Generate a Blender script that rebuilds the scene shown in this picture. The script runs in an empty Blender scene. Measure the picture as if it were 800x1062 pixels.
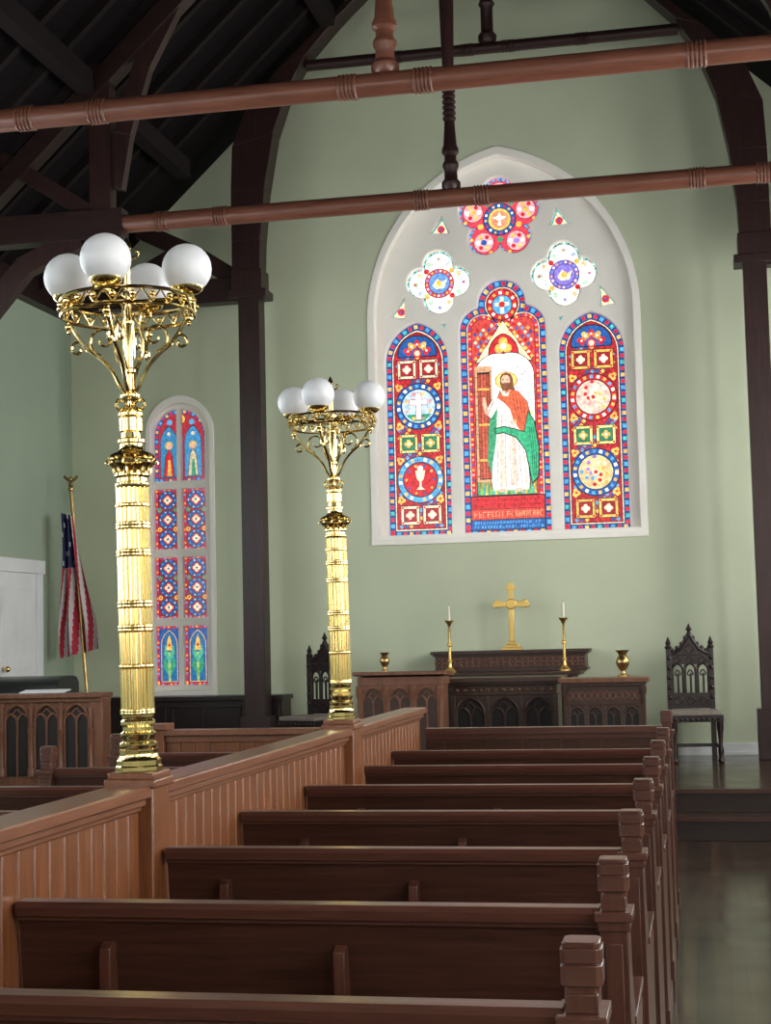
import bpy, bmesh, math, random
from mathutils import Vector, Matrix
random.seed(7)
R=math.radians
scn=bpy.context.scene
try:
    scn.view_settings.view_transform='Standard'
    scn.view_settings.look='None'
except Exception: pass

# ------------------------------------------------------------------ materials
def nmat(name):
    m=bpy.data.materials.new(name); m.use_nodes=True
    nt=m.node_tree; b=nt.nodes["Principled BSDF"]; return m,nt,b
def wood(name,c1,c2,rough=.35,scale=(1,14,14),bump=.12,coat=.15,nscale=2.5,spec=.32):
    m,nt,b=nmat(name); N=nt.nodes; L=nt.links
    tc=N.new('ShaderNodeTexCoord'); mp=N.new('ShaderNodeMapping'); mp.inputs['Scale'].default_value=scale
    no=N.new('ShaderNodeTexNoise'); no.inputs['Scale'].default_value=nscale; no.inputs['Detail'].default_value=6; no.inputs['Roughness'].default_value=.65
    cr=N.new('ShaderNodeValToRGB'); cr.color_ramp.elements[0].position=.3; cr.color_ramp.elements[1].position=.72
    cr.color_ramp.elements[0].color=(*c1,1); cr.color_ramp.elements[1].color=(*c2,1)
    bp=N.new('ShaderNodeBump'); bp.inputs['Strength'].default_value=bump; bp.inputs['Distance'].default_value=.01
    L.new(tc.outputs['Object'],mp.inputs['Vector']); L.new(mp.outputs[0],no.inputs['Vector'])
    L.new(no.outputs['Fac'],cr.inputs[0]); L.new(cr.outputs[0],b.inputs['Base Color'])
    L.new(no.outputs['Fac'],bp.inputs['Height']); L.new(bp.outputs[0],b.inputs['Normal'])
    b.inputs['Roughness'].default_value=rough; b.inputs['Coat Weight'].default_value=coat; b.inputs['Coat Roughness'].default_value=.22
    b.inputs['Specular IOR Level'].default_value=spec
    return m
def plain(name,c,rough=.6,metal=0,var=.06,nscale=3,bump=0):
    m,nt,b=nmat(name); N=nt.nodes; L=nt.links
    tc=N.new('ShaderNodeTexCoord'); no=N.new('ShaderNodeTexNoise'); no.inputs['Scale'].default_value=nscale; no.inputs['Detail'].default_value=4
    cr=N.new('ShaderNodeValToRGB')
    cr.color_ramp.elements[0].color=(*[x*(1-var) for x in c],1); cr.color_ramp.elements[1].color=(*[min(1,x*(1+var)) for x in c],1)
    cr.color_ramp.elements[0].position=.3; cr.color_ramp.elements[1].position=.7
    L.new(tc.outputs['Object'],no.inputs['Vector']); L.new(no.outputs['Fac'],cr.inputs[0]); L.new(cr.outputs[0],b.inputs['Base Color'])
    b.inputs['Roughness'].default_value=rough; b.inputs['Metallic'].default_value=metal
    if bump:
        bp=N.new('ShaderNodeBump'); bp.inputs['Strength'].default_value=bump; bp.inputs['Distance'].default_value=.01
        L.new(no.outputs['Fac'],bp.inputs['Height']); L.new(bp.outputs[0],b.inputs['Normal'])
    return m
def attrmat(name,strength,rough=.25,emis=True):
    m,nt,b=nmat(name); N=nt.nodes; L=nt.links
    at=N.new('ShaderNodeAttribute'); at.attribute_name='Col'
    if emis:
        tc=N.new('ShaderNodeTexCoord'); no=N.new('ShaderNodeTexNoise'); no.inputs['Scale'].default_value=35
        mr=N.new('ShaderNodeMapRange'); mr.inputs['From Min'].default_value=.3; mr.inputs['From Max'].default_value=.7
        mr.inputs['To Min'].default_value=strength*.65; mr.inputs['To Max'].default_value=strength*1.35
        L.new(tc.outputs['Object'],no.inputs['Vector']); L.new(no.outputs['Fac'],mr.inputs['Value'])
        L.new(at.outputs['Color'],b.inputs['Emission Color']); L.new(mr.outputs[0],b.inputs['Emission Strength'])
        b.inputs['Base Color'].default_value=(.02,.02,.02,1)
    else: L.new(at.outputs['Color'],b.inputs['Base Color'])
    b.inputs['Roughness'].default_value=rough
    return m

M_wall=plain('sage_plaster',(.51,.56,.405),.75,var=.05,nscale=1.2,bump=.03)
M_wallL=plain('sage_plaster_side',(.31,.38,.29),.75,var=.05,nscale=1.2)  # left wall's shading put into a darker plaster colour
M_cream=plain('cream_stone',(.88,.85,.79),.6,var=.03)
M_white=plain('white_paint',(.70,.72,.73),.45)
M_timber=wood('dark_timber',(.011,.005,.005),(.026,.011,.009),.45,(2,14,14),coat=.05)
M_timberR=wood('turned_timber',(.10,.036,.023),(.17,.064,.040),.36,(1.2,14,14),coat=.25)
M_timberV=wood('dark_timber_upright',(.014,.006,.006),(.034,.014,.012),.42,(14,14,1.2),coat=.08)
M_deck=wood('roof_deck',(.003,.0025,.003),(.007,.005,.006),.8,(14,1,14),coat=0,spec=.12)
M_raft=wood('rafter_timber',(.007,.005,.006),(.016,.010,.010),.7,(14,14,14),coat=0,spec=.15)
M_pew=wood('pew_wood',(.027,.0095,.006),(.062,.022,.014),.34,(1.5,30,30),coat=.12)
M_pewcap=wood('pew_cap_wood',(.050,.018,.012),(.095,.036,.025),.28,(1.5,30,30),coat=.25)
M_part=wood('partition_wood',(.105,.034,.012),(.215,.077,.029),.36,(22,22,1.5),coat=.10)
M_partcap=wood('partition_cap_wood',(.13,.048,.024),(.215,.088,.047),.30,(22,1.2,22),coat=.25)
M_end=wood('pew_end_wood',(.045,.015,.009),(.088,.032,.020),.33,(22,22,2),coat=.2)
M_step=wood('stair_riser_wood',(.012,.006,.005),(.026,.013,.010),.35,(1.5,30,30),coat=.1)
M_alt=wood('altar_oak',(.026,.013,.010),(.062,.030,.021),.4,(6,20,20))
M_altL=wood('lectern_oak',(.10,.040,.022),(.19,.080,.045),.4,(14,14,2))
M_chair=wood('gothic_chair_oak',(.009,.005,.005),(.024,.012,.010),.4,(14,14,2))
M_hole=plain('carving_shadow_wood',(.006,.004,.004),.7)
M_dark=plain('organ_lacquer',(.010,.010,.012),.3)
M_brass=plain('polished_brass',(.80,.62,.28),.16,1,var=.08,nscale=14)
M_brassD=plain('aged_brass',(.38,.26,.11),.3,1,var=.2,nscale=20)
M_gold=plain('cross_brass',(.70,.47,.15),.32,1,var=.08,nscale=14)
M_candle=plain('candle_wax',(.7,.66,.55),.5)
M_uph=plain('seat_upholstery',(.20,.17,.14),.85,var=.2,nscale=40)
def globe_mat():
    m,nt,b=nmat('opal_glass'); 
    tc=nt.nodes.new('ShaderNodeTexCoord'); no=nt.nodes.new('ShaderNodeTexNoise'); no.inputs['Scale'].default_value=9
    cr=nt.nodes.new('ShaderNodeValToRGB'); cr.color_ramp.elements[0].color=(.64,.65,.69,1); cr.color_ramp.elements[1].color=(.74,.75,.78,1)
    nt.links.new(tc.outputs['Object'],no.inputs['Vector']); nt.links.new(no.outputs['Fac'],cr.inputs[0]); nt.links.new(cr.outputs[0],b.inputs['Base Color'])
    b.inputs['Roughness'].default_value=.35; b.inputs['Subsurface Weight'].default_value=.5; b.inputs['Subsurface Radius'].default_value=(.05,.05,.05)
    return m
M_globe=globe_mat()
M_glass=attrmat('stained_glass',1.35)
M_glass2=attrmat('stained_glass_side',1.0)
M_cloth=attrmat('flag_cloth',0,.8,False)
def floor_mat():
    m,nt,b=nmat('polished_floorboards'); N=nt.nodes; L=nt.links
    tc=N.new('ShaderNodeTexCoord'); mp=N.new('ShaderNodeMapping'); mp.inputs['Rotation'].default_value=(0,0,R(90))
    br=N.new('ShaderNodeTexBrick'); br.inputs['Scale'].default_value=1; br.inputs['Brick Width'].default_value=1.4; br.inputs['Row Height'].default_value=.07
    br.inputs['Color1'].default_value=(.050,.026,.015,1); br.inputs['Color2'].default_value=(.022,.012,.008,1); br.inputs['Mortar'].default_value=(.004,.003,.002,1); br.inputs['Mortar Size'].default_value=.003
    no=N.new('ShaderNodeTexNoise'); no.inputs['Scale'].default_value=3; no.inputs['Detail'].default_value=6
    mr=N.new('ShaderNodeMapRange'); mr.inputs['To Min'].default_value=.05; mr.inputs['To Max'].default_value=.28
    bp=N.new('ShaderNodeBump'); bp.inputs['Strength'].default_value=.2; bp.inputs['Distance'].default_value=.004
    L.new(tc.outputs['Object'],mp.inputs[0]); L.new(mp.outputs[0],br.inputs['Vector']); L.new(br.outputs['Color'],b.inputs['Base Color'])
    L.new(br.outputs['Fac'],bp.inputs['Height']); L.new(bp.outputs[0],b.inputs['Normal'])
    L.new(tc.outputs['Object'],no.inputs['Vector']); L.new(no.outputs['Fac'],mr.inputs['Value']); L.new(mr.outputs[0],b.inputs['Roughness'])
    b.inputs['Specular IOR Level'].default_value=.30
    return m
M_floor=floor_mat()
def pane_mat(name,col,st):
    m,nt,b=nmat(name)
    tc=nt.nodes.new('ShaderNodeTexCoord'); no=nt.nodes.new('ShaderNodeTexNoise'); no.inputs['Scale'].default_value=2
    cr=nt.nodes.new('ShaderNodeValToRGB'); cr.color_ramp.elements[0].color=(*[c*.9 for c in col],1); cr.color_ramp.elements[1].color=(*col,1)
    nt.links.new(tc.outputs['Object'],no.inputs['Vector']); nt.links.new(no.outputs['Fac'],cr.inputs[0]); nt.links.new(cr.outputs[0],b.inputs['Emission Color'])
    b.inputs['Emission Strength'].default_value=st; return m
M_addR=pane_mat('daylit_glass',(1,.98,.95),16)  # emission of the unseen right-hand panes, added as room light
M_addL=pane_mat('daylit_glass_north',(.93,.97,1),9.5)  # same for the panes added on the left wall
M_addF=pane_mat('daylit_glass_entrance',(1,.98,.95),6)  # weaker glow for the panes added behind the camera

# ------------------------------------------------------------------ mesh builder
class MB:
    def __init__(s): s.v=[];s.f=[];s.m=[];s.mats=[];s.c=[];s.hascol=False
    def mi(s,mat):
        if mat not in s.mats: s.mats.append(mat)
        return s.mats.index(mat)
    def add(s,vs,fs,mat,M=None,col=(1,1,1)):
        o=len(s.v); 
        s.v+= [tuple(M@Vector(v)) if M is not None else tuple(v) for v in vs]
        k=s.mi(mat)
        for f in fs: s.f.append([i+o for i in f]); s.m.append(k); s.c.append(col)
    def box(s,x0,x1,y0,y1,z0,z1,mat,M=None):
        s.add([(x,y,z) for x in (x0,x1) for y in (y0,y1) for z in (z0,z1)],
              [(0,1,3,2),(4,6,7,5),(0,4,5,1),(2,3,7,6),(0,2,6,4),(1,5,7,3)],mat,M)
    def prism(s,poly,ax,a0,a1,mat,M=None):
        n=len(poly)
        g={'X':lambda a,p:(a,p[0],p[1]),'Y':lambda a,p:(p[0],a,p[1]),'Z':lambda a,p:(p[0],p[1],a)}[ax]
        vs=[g(a0,p) for p in poly]+[g(a1,p) for p in poly]
        fs=[list(range(n)),list(range(2*n-1,n-1,-1))]+[(i,(i+1)%n,n+(i+1)%n,n+i) for i in range(n)]
        s.add(vs,fs,mat,M)
    def lathe(s,prof,mat,M=None,segs=24,flute=0,off=0):
        vs=[];fs=[];n=len(prof)
        for (r,z) in prof:
            for k in range(segs):
                a=2*math.pi*(k+off)/segs; rr=r*(1-flute*(k%2)) if flute else r
                vs.append((rr*math.cos(a),rr*math.sin(a),z))
        for i in range(n-1):
            for k in range(segs):
                k2=(k+1)%segs; fs.append((i*segs+k,i*segs+k2,(i+1)*segs+k2,(i+1)*segs+k))
        fs.append(list(range(segs))[::-1]); fs.append([ (n-1)*segs+k for k in range(segs)])
        s.add(vs,fs,mat,M)
    def tube(s,pts,r,mat,M=None,segs=8,flat=1,closed=False):
        P=[Vector(p) for p in pts]; n=len(P); vs=[];fs=[]
        up=None
        for i,p in enumerate(P):
            if closed: t=P[(i+1)%n]-P[i-1]
            else: t=P[min(i+1,n-1)]-P[max(i-1,0)]
            t.normalize()
            if up is None:
                up=Vector((0,0,1)) if abs(t.z)<.9 else Vector((1,0,0))
            a=t.cross(up); 
            if a.length<1e-5: a=t.orthogonal()
            a.normalize(); b=a.cross(t).normalized(); up=b
            rr=r[i] if isinstance(r,(list,tuple)) else r
            for k in range(segs):
                an=2*math.pi*k/segs; vs.append(p+a*math.cos(an)*rr*flat+b*math.sin(an)*rr)
        lim=n if closed else n-1
        for i in range(lim):
            j=(i+1)%n
            for k in range(segs):
                k2=(k+1)%segs; fs.append((i*segs+k,i*segs+k2,j*segs+k2,j*segs+k))
        if not closed: fs.append(list(range(segs))); fs.append([(n-1)*segs+k for k in range(segs)])
        s.add(vs,fs,mat,M)
    def sphere(s,c,r,mat,M=None,seg=24,sz=1):
        prof=[(max(1e-4,r*math.sin(math.pi*i/14)),-r*sz*math.cos(math.pi*i/14)) for i in range(15)]
        T=Matrix.Translation(c); s.lathe(prof,mat,(M@T) if M is not None else T,seg)
    def build(s,name,bevel=0,parent=None,loc=None,smooth=35,col=False):
        me=bpy.data.meshes.new(name); me.from_pydata(s.v,[],s.f); 
        for m in s.mats: me.materials.append(m)
        for p,k in zip(me.polygons,s.m): p.material_index=k; p.use_smooth=True
        if col:
            ca=me.color_attributes.new('Col','FLOAT_COLOR','CORNER')
            for p,c in zip(me.polygons,s.c):
                for li in p.loop_indices: ca.data[li].color=(*c,1)
        else:
            bm=bmesh.new(); bm.from_mesh(me); bmesh.ops.recalc_face_normals(bm,faces=bm.faces); bm.to_mesh(me); bm.free()
        me.set_sharp_from_angle(angle=R(smooth))
        ob=bpy.data.objects.new(name,me); scn.collection.objects.link(ob)
        if bevel:
            b=ob.modifiers.new('bev','BEVEL'); b.width=bevel; b.segments=2; b.limit_method='ANGLE'; b.angle_limit=R(50)
        if parent: ob.parent=parent
        if loc: ob.location=loc
        return ob
def empty(name,loc=(0,0,0)):
    e=bpy.data.objects.new(name,None); e.location=loc; scn.collection.objects.link(e); return e
def catm(P,n=8):
    P=[Vector(p) for p in P]; Q=[P[0]*2-P[1]]+P+[P[-1]*2-P[-2]]; out=[]
    for i in range(1,len(Q)-2):
        for k in range(n):
            t=k/n; a,b,c,d=Q[i-1],Q[i],Q[i+1],Q[i+2]
            out.append(.5*((2*b)+(c-a)*t+(2*a-5*b+4*c-d)*t*t+(3*b-a-3*c+d)*t**3))
    out.append(P[-1]); return out
def plate(name,outlines,y,depth,mat,parent=None,bev=0):
    cu=bpy.data.curves.new(name,'CURVE'); cu.dimensions='2D'; cu.fill_mode='BOTH'; cu.extrude=depth/2-bev; cu.bevel_depth=bev; cu.bevel_resolution=1
    for pts in outlines:
        sp=cu.splines.new('POLY'); sp.points.add(len(pts)-1)
        for i,p in enumerate(pts): sp.points[i].co=(p[0],p[1],0,1)
        sp.use_cyclic_u=True
    ob=bpy.data.objects.new(name+'_c',cu); scn.collection.objects.link(ob)
    bpy.context.view_layer.update()
    me=bpy.data.meshes.new_from_object(ob.evaluated_get(bpy.context.evaluated_depsgraph_get()))
    bpy.data.objects.remove(ob)
    me.transform(Matrix.Translation((0,y+depth/2,0))@Matrix.Rotation(R(90),4,'X'))
    me.materials.clear(); me.materials.append(mat)
    o2=bpy.data.objects.new(name,me); scn.collection.objects.link(o2)
    if parent: o2.parent=parent
    return o2

# ------------------------------------------------------------------ outlines
C=-1.79
def arch(cx,hw,b,s,t,n=18):
    c=((t-s)**2-hw*hw)/(2*hw); Rr=hw+c; a1=math.acos(max(-1,min(1,c/Rr)))
    P=[(cx-hw,b),(cx+hw,b)]
    for i in range(n+1):
        a=a1*i/n; P.append((cx-c+Rr*math.cos(a),s+Rr*math.sin(a)))
    for i in range(n-1,-1,-1):
        a=a1*i/n; P.append((cx+c-Rr*math.cos(a),s+Rr*math.sin(a)))
    return P
def foil(cx,cz,n,d,a,rot=90,N=96,sc=1):
    P=[]
    for i in range(N):
        ph=2*math.pi*i/N; best=0.02
        for k in range(n):
            de=ph-R(rot)-2*math.pi*k/n; q=a*a-(d*math.sin(de))**2
            if q>=0: best=max(best,d*math.cos(de)+math.sqrt(q))
        P.append((cx+best*sc*math.cos(ph),cz+best*sc*math.sin(ph)))
    return P
def trefhead(dl=0):
    hw=.435-dl; P=[(-hw,2.48+dl),(hw,2.48+dl)]
    cs=[(.2,.0,.235-dl),(-.2,.0,.235-dl),(0,.25,.245-dl)]
    for i in range(61):
        ph=math.pi*i/60; dx,dz=math.cos(ph),math.sin(ph); best=.05
        for (cx,cz,a) in cs:
            q=cx*dx+cz*dz; D=a*a-cx*cx-cz*cz+q*q
            if D>=0: best=max(best,q+math.sqrt(D))
        P.append((best*dx,4.5+best*dz))
    return P
def circ(cx,cz,r,n=24): return [(cx+r*math.cos(2*math.pi*i/n),cz+r*math.sin(2*math.pi*i/n)) for i in range(n)]
def tri(cx,cz,r,rot): return [(cx+r*math.cos(R(rot+120*k)),cz+r*math.sin(R(rot+120*k))) for k in range(3)]
def rect(x0,x1,z0,z1): return [(x0,z0),(x1,z0),(x1,z1),(x0,z1)]
def shift(P,dx): return [(p[0]+dx,p[1]) for p in P]

# ------------------------------------------------------------------ room shell
XL,XR=-6.3,2.72; EZ=4.95; AZ=9.15; YB=14.9; PZ=.34
gable=[(XL,0),(XR,0),(XR,EZ),(C,AZ),(XL,EZ)]
WX=-5.13
w2_out=arch(WX,.33,1.0,3.64,3.98)
plate('wall_back',[gable,arch(C-.01,1.35,2.45,4.65,6.34),w2_out],YB,.35,M_wall)
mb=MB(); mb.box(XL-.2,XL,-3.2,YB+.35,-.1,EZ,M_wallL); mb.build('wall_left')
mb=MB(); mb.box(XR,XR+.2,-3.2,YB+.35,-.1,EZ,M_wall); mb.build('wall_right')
mb=MB(); mb.prism(gable,'Y',-3.2,-3.0,M_wall); mb.build('wall_front')
mb=MB(); mb.box(XL,XR,-3.2,YB+.3,-.12,0,M_floor); mb.build('floor')
mb=MB(); mb.box(XL+.003,XR-.003,11.76,YB-.003,0.001,PZ,M_floor); mb.box(XL+.003,XR-.003,11.46,11.76,0.001,PZ/2,M_floor)
for (yy,zz) in ((11.76,PZ),(11.46,PZ/2)):
    mb.box(XL+.003,XR-.003,yy-.012,yy+.001,zz-PZ/2+.002,zz-.03,M_step); mb.box(XL+.003,XR-.003,yy-.035,yy+.005,zz-.03,zz,M_pew)
mb.build('chancel_platform')
mb=MB(); mb.box(-.25,XR,YB-.025,YB,PZ,PZ+.11,M_white); mb.box(-.25,XR,YB-.035,YB,PZ,PZ+.03,M_white); mb.build('baseboard_back')
# ceiling
mb=MB(); t=.12; sl=(AZ-EZ)/(C-XL)
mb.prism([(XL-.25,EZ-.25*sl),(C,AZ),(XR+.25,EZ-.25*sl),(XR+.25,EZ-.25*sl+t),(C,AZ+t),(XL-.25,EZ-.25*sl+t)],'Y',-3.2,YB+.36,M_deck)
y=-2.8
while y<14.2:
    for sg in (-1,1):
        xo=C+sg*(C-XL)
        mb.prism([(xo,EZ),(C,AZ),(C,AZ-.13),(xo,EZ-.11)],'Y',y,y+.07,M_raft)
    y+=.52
for q in (.33,.66):
    for sg in (-1,1):
        xx=C+sg*(C-XL)*(1-q); zz=EZ+(AZ-EZ)*q
        mb.box(xx-.07,xx+.07,-3,14.2,zz-.28,zz-.1,M_raft)
mb.box(XL,XL+.12,-3,14.85,EZ-.12,EZ+.1,M_timber); mb.box(XR-.12,XR,-3,14.85,EZ-.12,EZ+.1,M_timber)
mb.build('ceiling')

# ------------------------------------------------------------------ trusses
def ringprof(length,joints,r=.074):
    P=[(r,-length)]; 
    ev=sorted(joints)
    for j in ev:
        for k in range(5):
            x=j-.05+k*.025
            P+=[(r,x-.010),(r*1.13,x-.004),(r*1.13,x+.004),(r,x+.010)]
    P.append((r,length)); return P
AX=Matrix.Rotation(R(90),4,'Y')
def strut(mb,pts,w,y0,y1,mat):
    P=[Vector((p[0],p[1])) for p in pts]; A=[];B=[]
    for i,p in enumerate(P):
        t=(P[min(i+1,len(P)-1)]-P[max(i-1,0)]).normalized(); n=Vector((-t.y,t.x))
        A.append(p+n*w/2); B.append(p-n*w/2)
    for i in range(len(P)-1):
        mb.prism([tuple(A[i]),tuple(A[i+1]),tuple(B[i+1]),tuple(B[i])],'Y',y0,y1,mat)
def truss(Y,kr):
    e=MB(); T=Matrix.Translation((C,Y,EZ))
    e.lathe(ringprof(2.75,[-2.4,-1.9,-.24,.24,1.9,2.4]),M_timberR,T@AX,20)
    kp=[(kr*1.1,.06),(kr*1.35,.09),(kr*1.35,.12),(kr*.95,.15),(kr*.9,.22),(kr*1.15,.25),(kr*1.15,.27),(kr*.85,.30),(kr*.85,.34),(kr*1.2,.36),(kr*1.2,.39),(kr*.95,.42),(kr*.72,.62)]
    for k in range(6): kp+=[(kr*.75,.62+.0+k*.045),(kr*.95,.63+k*.045),(kr*.95,.645+k*.045),(kr*.75,.655+k*.045)]
    kp+=[(kr*.8,1.0),(kr*1.05,1.6),(kr*.8,2.2),(kr*.8,AZ-EZ-.3)]
    e.lathe(kp,M_timberR if kr>.06 else M_timberV,T,18)
    for sg in (-1,1):
        f=lambda x:C+sg*x
        x0,x1=sorted((f(2.72),f(4.49)))
        e.box(x0,x1,Y-.08,Y+.08,EZ-.12,EZ+.12,M_timber)
        x0,x1=sorted((f(2.82),f(3.0)))
        e.box(x0,x1,Y-.07,Y+.07,EZ-.3,AZ-.93*2.9-.15,M_timberV)
        strut(e,[(f(2.8),5.25),(f(2.72),5.7),(f(2.55),6.25),(f(2.25),6.8),(f(1.8),7.25)],.15,Y-.05,Y+.05,M_timberV)
        strut(e,[(f(3.0),5.05),(f(3.9),5.65)],.13,Y-.05,Y+.05,M_timberV)
        strut(e,[(f(4.40),3.0),(f(4.30),3.6),(f(4.0),4.2),(f(3.6),4.65),(f(3.1),4.85)],.17,Y-.06,Y+.06,M_timberV)
        x0,x1=sorted((f(4.34),f(4.49))); e.box(x0,x1,Y-.09,Y+.09,2.6,EZ-.05,M_timberV)
        strut(e,[(f(4.3),EZ-.08),(f(.0),AZ-.25)],.16,Y-.08,Y+.08,M_timber)
    e.box(C-2.0,C+2.0,Y-.06,Y+.06,7.05,7.2,M_timber)
    return e.build('roof_truss',bevel=.008)
truss(9.2,.066); truss(11.8,.056)
# chancel arch truss
e=MB(); Y0,Y1=14.25,14.5
inner=[(2.29,4.9),(2.27,5.4),(2.22,5.9),(2.12,6.45),(1.98,6.85),(1.78,7.20),(1.45,7.55),(.95,8.0)]
for sg in (-1,1):
    pts=inner; outl=[(2.56,4.9),(2.56,5.4),(2.56,5.9),(2.54,6.35),(2.4,6.7),(2.05,7.1),(1.65,7.45),(1.05,8.0)]
    outl=[(a,min(b,AZ-.93*a-.12)) for a,b in outl]
    for i in range(len(pts)-1):
        e.prism([(C+sg*pts[i][0],pts[i][1]),(C+sg*pts[i+1][0],pts[i+1][1]),(C+sg*outl[i+1][0],outl[i+1][1]),(C+sg*outl[i][0],outl[i][1])],'Y',Y0,Y1,M_timberV)
    a,b=sorted((C+sg*2.30,C+sg*2.51)); e.box(a,b,Y0+.02,Y1-.02,PZ,4.85,M_timberV)
    a,b=sorted((C+sg*2.26,C+sg*2.55)); e.box(a,b,Y0,Y1,PZ,PZ+.45,M_timberV)
    a,b=sorted((C+sg*2.22,C+sg*2.60)); e.box(a,b,Y0-.02,Y1+.02,4.84,4.92,M_timberV)
    a,b=sorted((C+sg*2.26,C+sg*2.57)); e.box(a,b,Y0-.01,Y1+.01,4.92,5.12,M_timberV)
    a,b=sorted((C+sg*2.5,C+sg*4.36)); e.box(a,b,Y0+.04,Y1-.04,4.82,5.06,M_timber)
    strut(e,[(C+sg*2.5,5.02),(C+sg*2.95,5.32),(C+sg*3.55,5.62)],.17,Y0+.08,Y1-.08,M_timberV)
    strut(e,[(C+sg*3.9,5.0),(C+sg*3.2,5.35)],.12,Y0+.08,Y1-.08,M_timber)
T=Matrix.Translation((C,14.38,7.14)); e.lathe(ringprof(1.8,[-.9,.9,-.2,.2],.055),M_timberV,T@AX,16)
e.lathe([(.07,.04),(.09,.08),(.09,.12),(.06,.16),(.06,.4),(.08,.43),(.05,.5),(.05,1.7)],M_timberV,T,14)
e.build('chancel_arch_truss',bevel=.006)

# ------------------------------------------------------------------ stained glass
class SG(MB):
    def __init__(s,y,tr,mat): super().__init__(); s.y=y; s.tr=tr; s.mat=mat
    def poly(s,P,col,lay,var=.12):
        k=1+random.uniform(-var,var); col=tuple(max(0,c*k) for c in col)
        vs=[]
        for p in P:
            x,z=s.tr(p); vs.append((x,s.y-lay*.0012,z))
        A=sum(P[i][0]*P[(i+1)%len(P)][1]-P[(i+1)%len(P)][0]*P[i][1] for i in range(len(P)))
        if A<0: vs=vs[::-1]
        s.add(vs,[list(range(len(P)))],s.mat,None,col)
    def stroke(s,P,w,col,lay,closed=True):
        n=len(P); rng=range(n if closed else n-1)
        for i in rng:
            a=Vector(P[i]); b=Vector(P[(i+1)%n]); d=b-a
            if d.length<1e-6: continue
            d.normalize(); m=Vector((-d.y,d.x))*w/2; a=a-d*w*.3; b=b+d*w*.3
            s.poly([tuple(a-m),tuple(b-m),tuple(b+m),tuple(a+m)],col,lay,0)
    def beads(s,P,sp,size,cols,lay,closed=True,cross=None):
        n=len(P); acc=0; k=0
        for i in range(n if closed else n-1):
            a=Vector(P[i]); b=Vector(P[(i+1)%n]); L=(b-a).length
            if L<1e-6: continue
            d=(b-a)/L; m=Vector((-d.y,d.x)); pos=(sp-acc)%sp
            while pos<L:
                c=a+d*pos; h=size/2; co=cols[k%len(cols)]
                s.poly([tuple(c-d*h-m*h),tuple(c+d*h-m*h),tuple(c+d*h+m*h),tuple(c-d*h+m*h)],co,lay)
                if cross:
                    q=c+d*sp/2; s.poly([tuple(q-d*.003-m*cross),tuple(q+d*.003-m*cross),tuple(q+d*.003+m*cross),tuple(q-d*.003+m*cross)],LEAD,lay,0)
                k+=1; pos+=sp
            acc=(acc+L)%sp
LEAD=(.008,.008,.014); BL=(.015,.10,.36); LB=(.10,.40,.72); RD=(.66,.02,.03); DR=(.36,.012,.025); GO=(.92,.52,.11); GR=(.04,.34,.18)
WH=(1.25,1.2,1.1); CR=(.97,.82,.54); PK=(.92,.36,.38); TE=(.08,.50,.48); BR=(.30,.10,.04); PU=(.30,.2,.6)
kk=15.09/14.9
trm=lambda p:((C+p[0])*kk,1.52+(p[1]-1.52)*kk)
g=SG(15.115,trm,M_glass)
def medallion(g,cx,cz,r,ring,field,L):
    g.poly(circ(cx,cz,r,32),LEAD,L); g.poly(circ(cx,cz,r*.96,32),ring,L+1)
    g.beads(circ(cx,cz,r*.86,32),r*.28,r*.13,[GO,WH,LB],L+2)
    g.poly(circ(cx,cz,r*.75,28),LEAD,L+2); g.poly(circ(cx,cz,r*.71,28),field,L+3)
def square(g,cx,cz,h,c1,c2,c3,L):
    g.poly(rect(cx-h,cx+h,cz-h,cz+h),LEAD,L); g.poly(rect(cx-h*.92,cx+h*.92,cz-h*.92,cz+h*.92),c1,L+1)
    for q in range(4):
        a=R(45+90*q); g.poly(circ(cx+h*1.08*math.cos(a),cz+h*1.08*math.sin(a),h*.12,8),RD,L+2)
    g.poly(rect(cx-h*.68,cx+h*.68,cz-h*.68,cz+h*.68),LEAD,L+2); g.poly(rect(cx-h*.62,cx+h*.62,cz-h*.62,cz+h*.62),c2,L+3)
    g.poly(foil(cx,cz,4,h*.24,h*.2,rot=0,N=32),c3,L+4); g.poly(circ(cx,cz,h*.14,10),WH,L+5)
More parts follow.
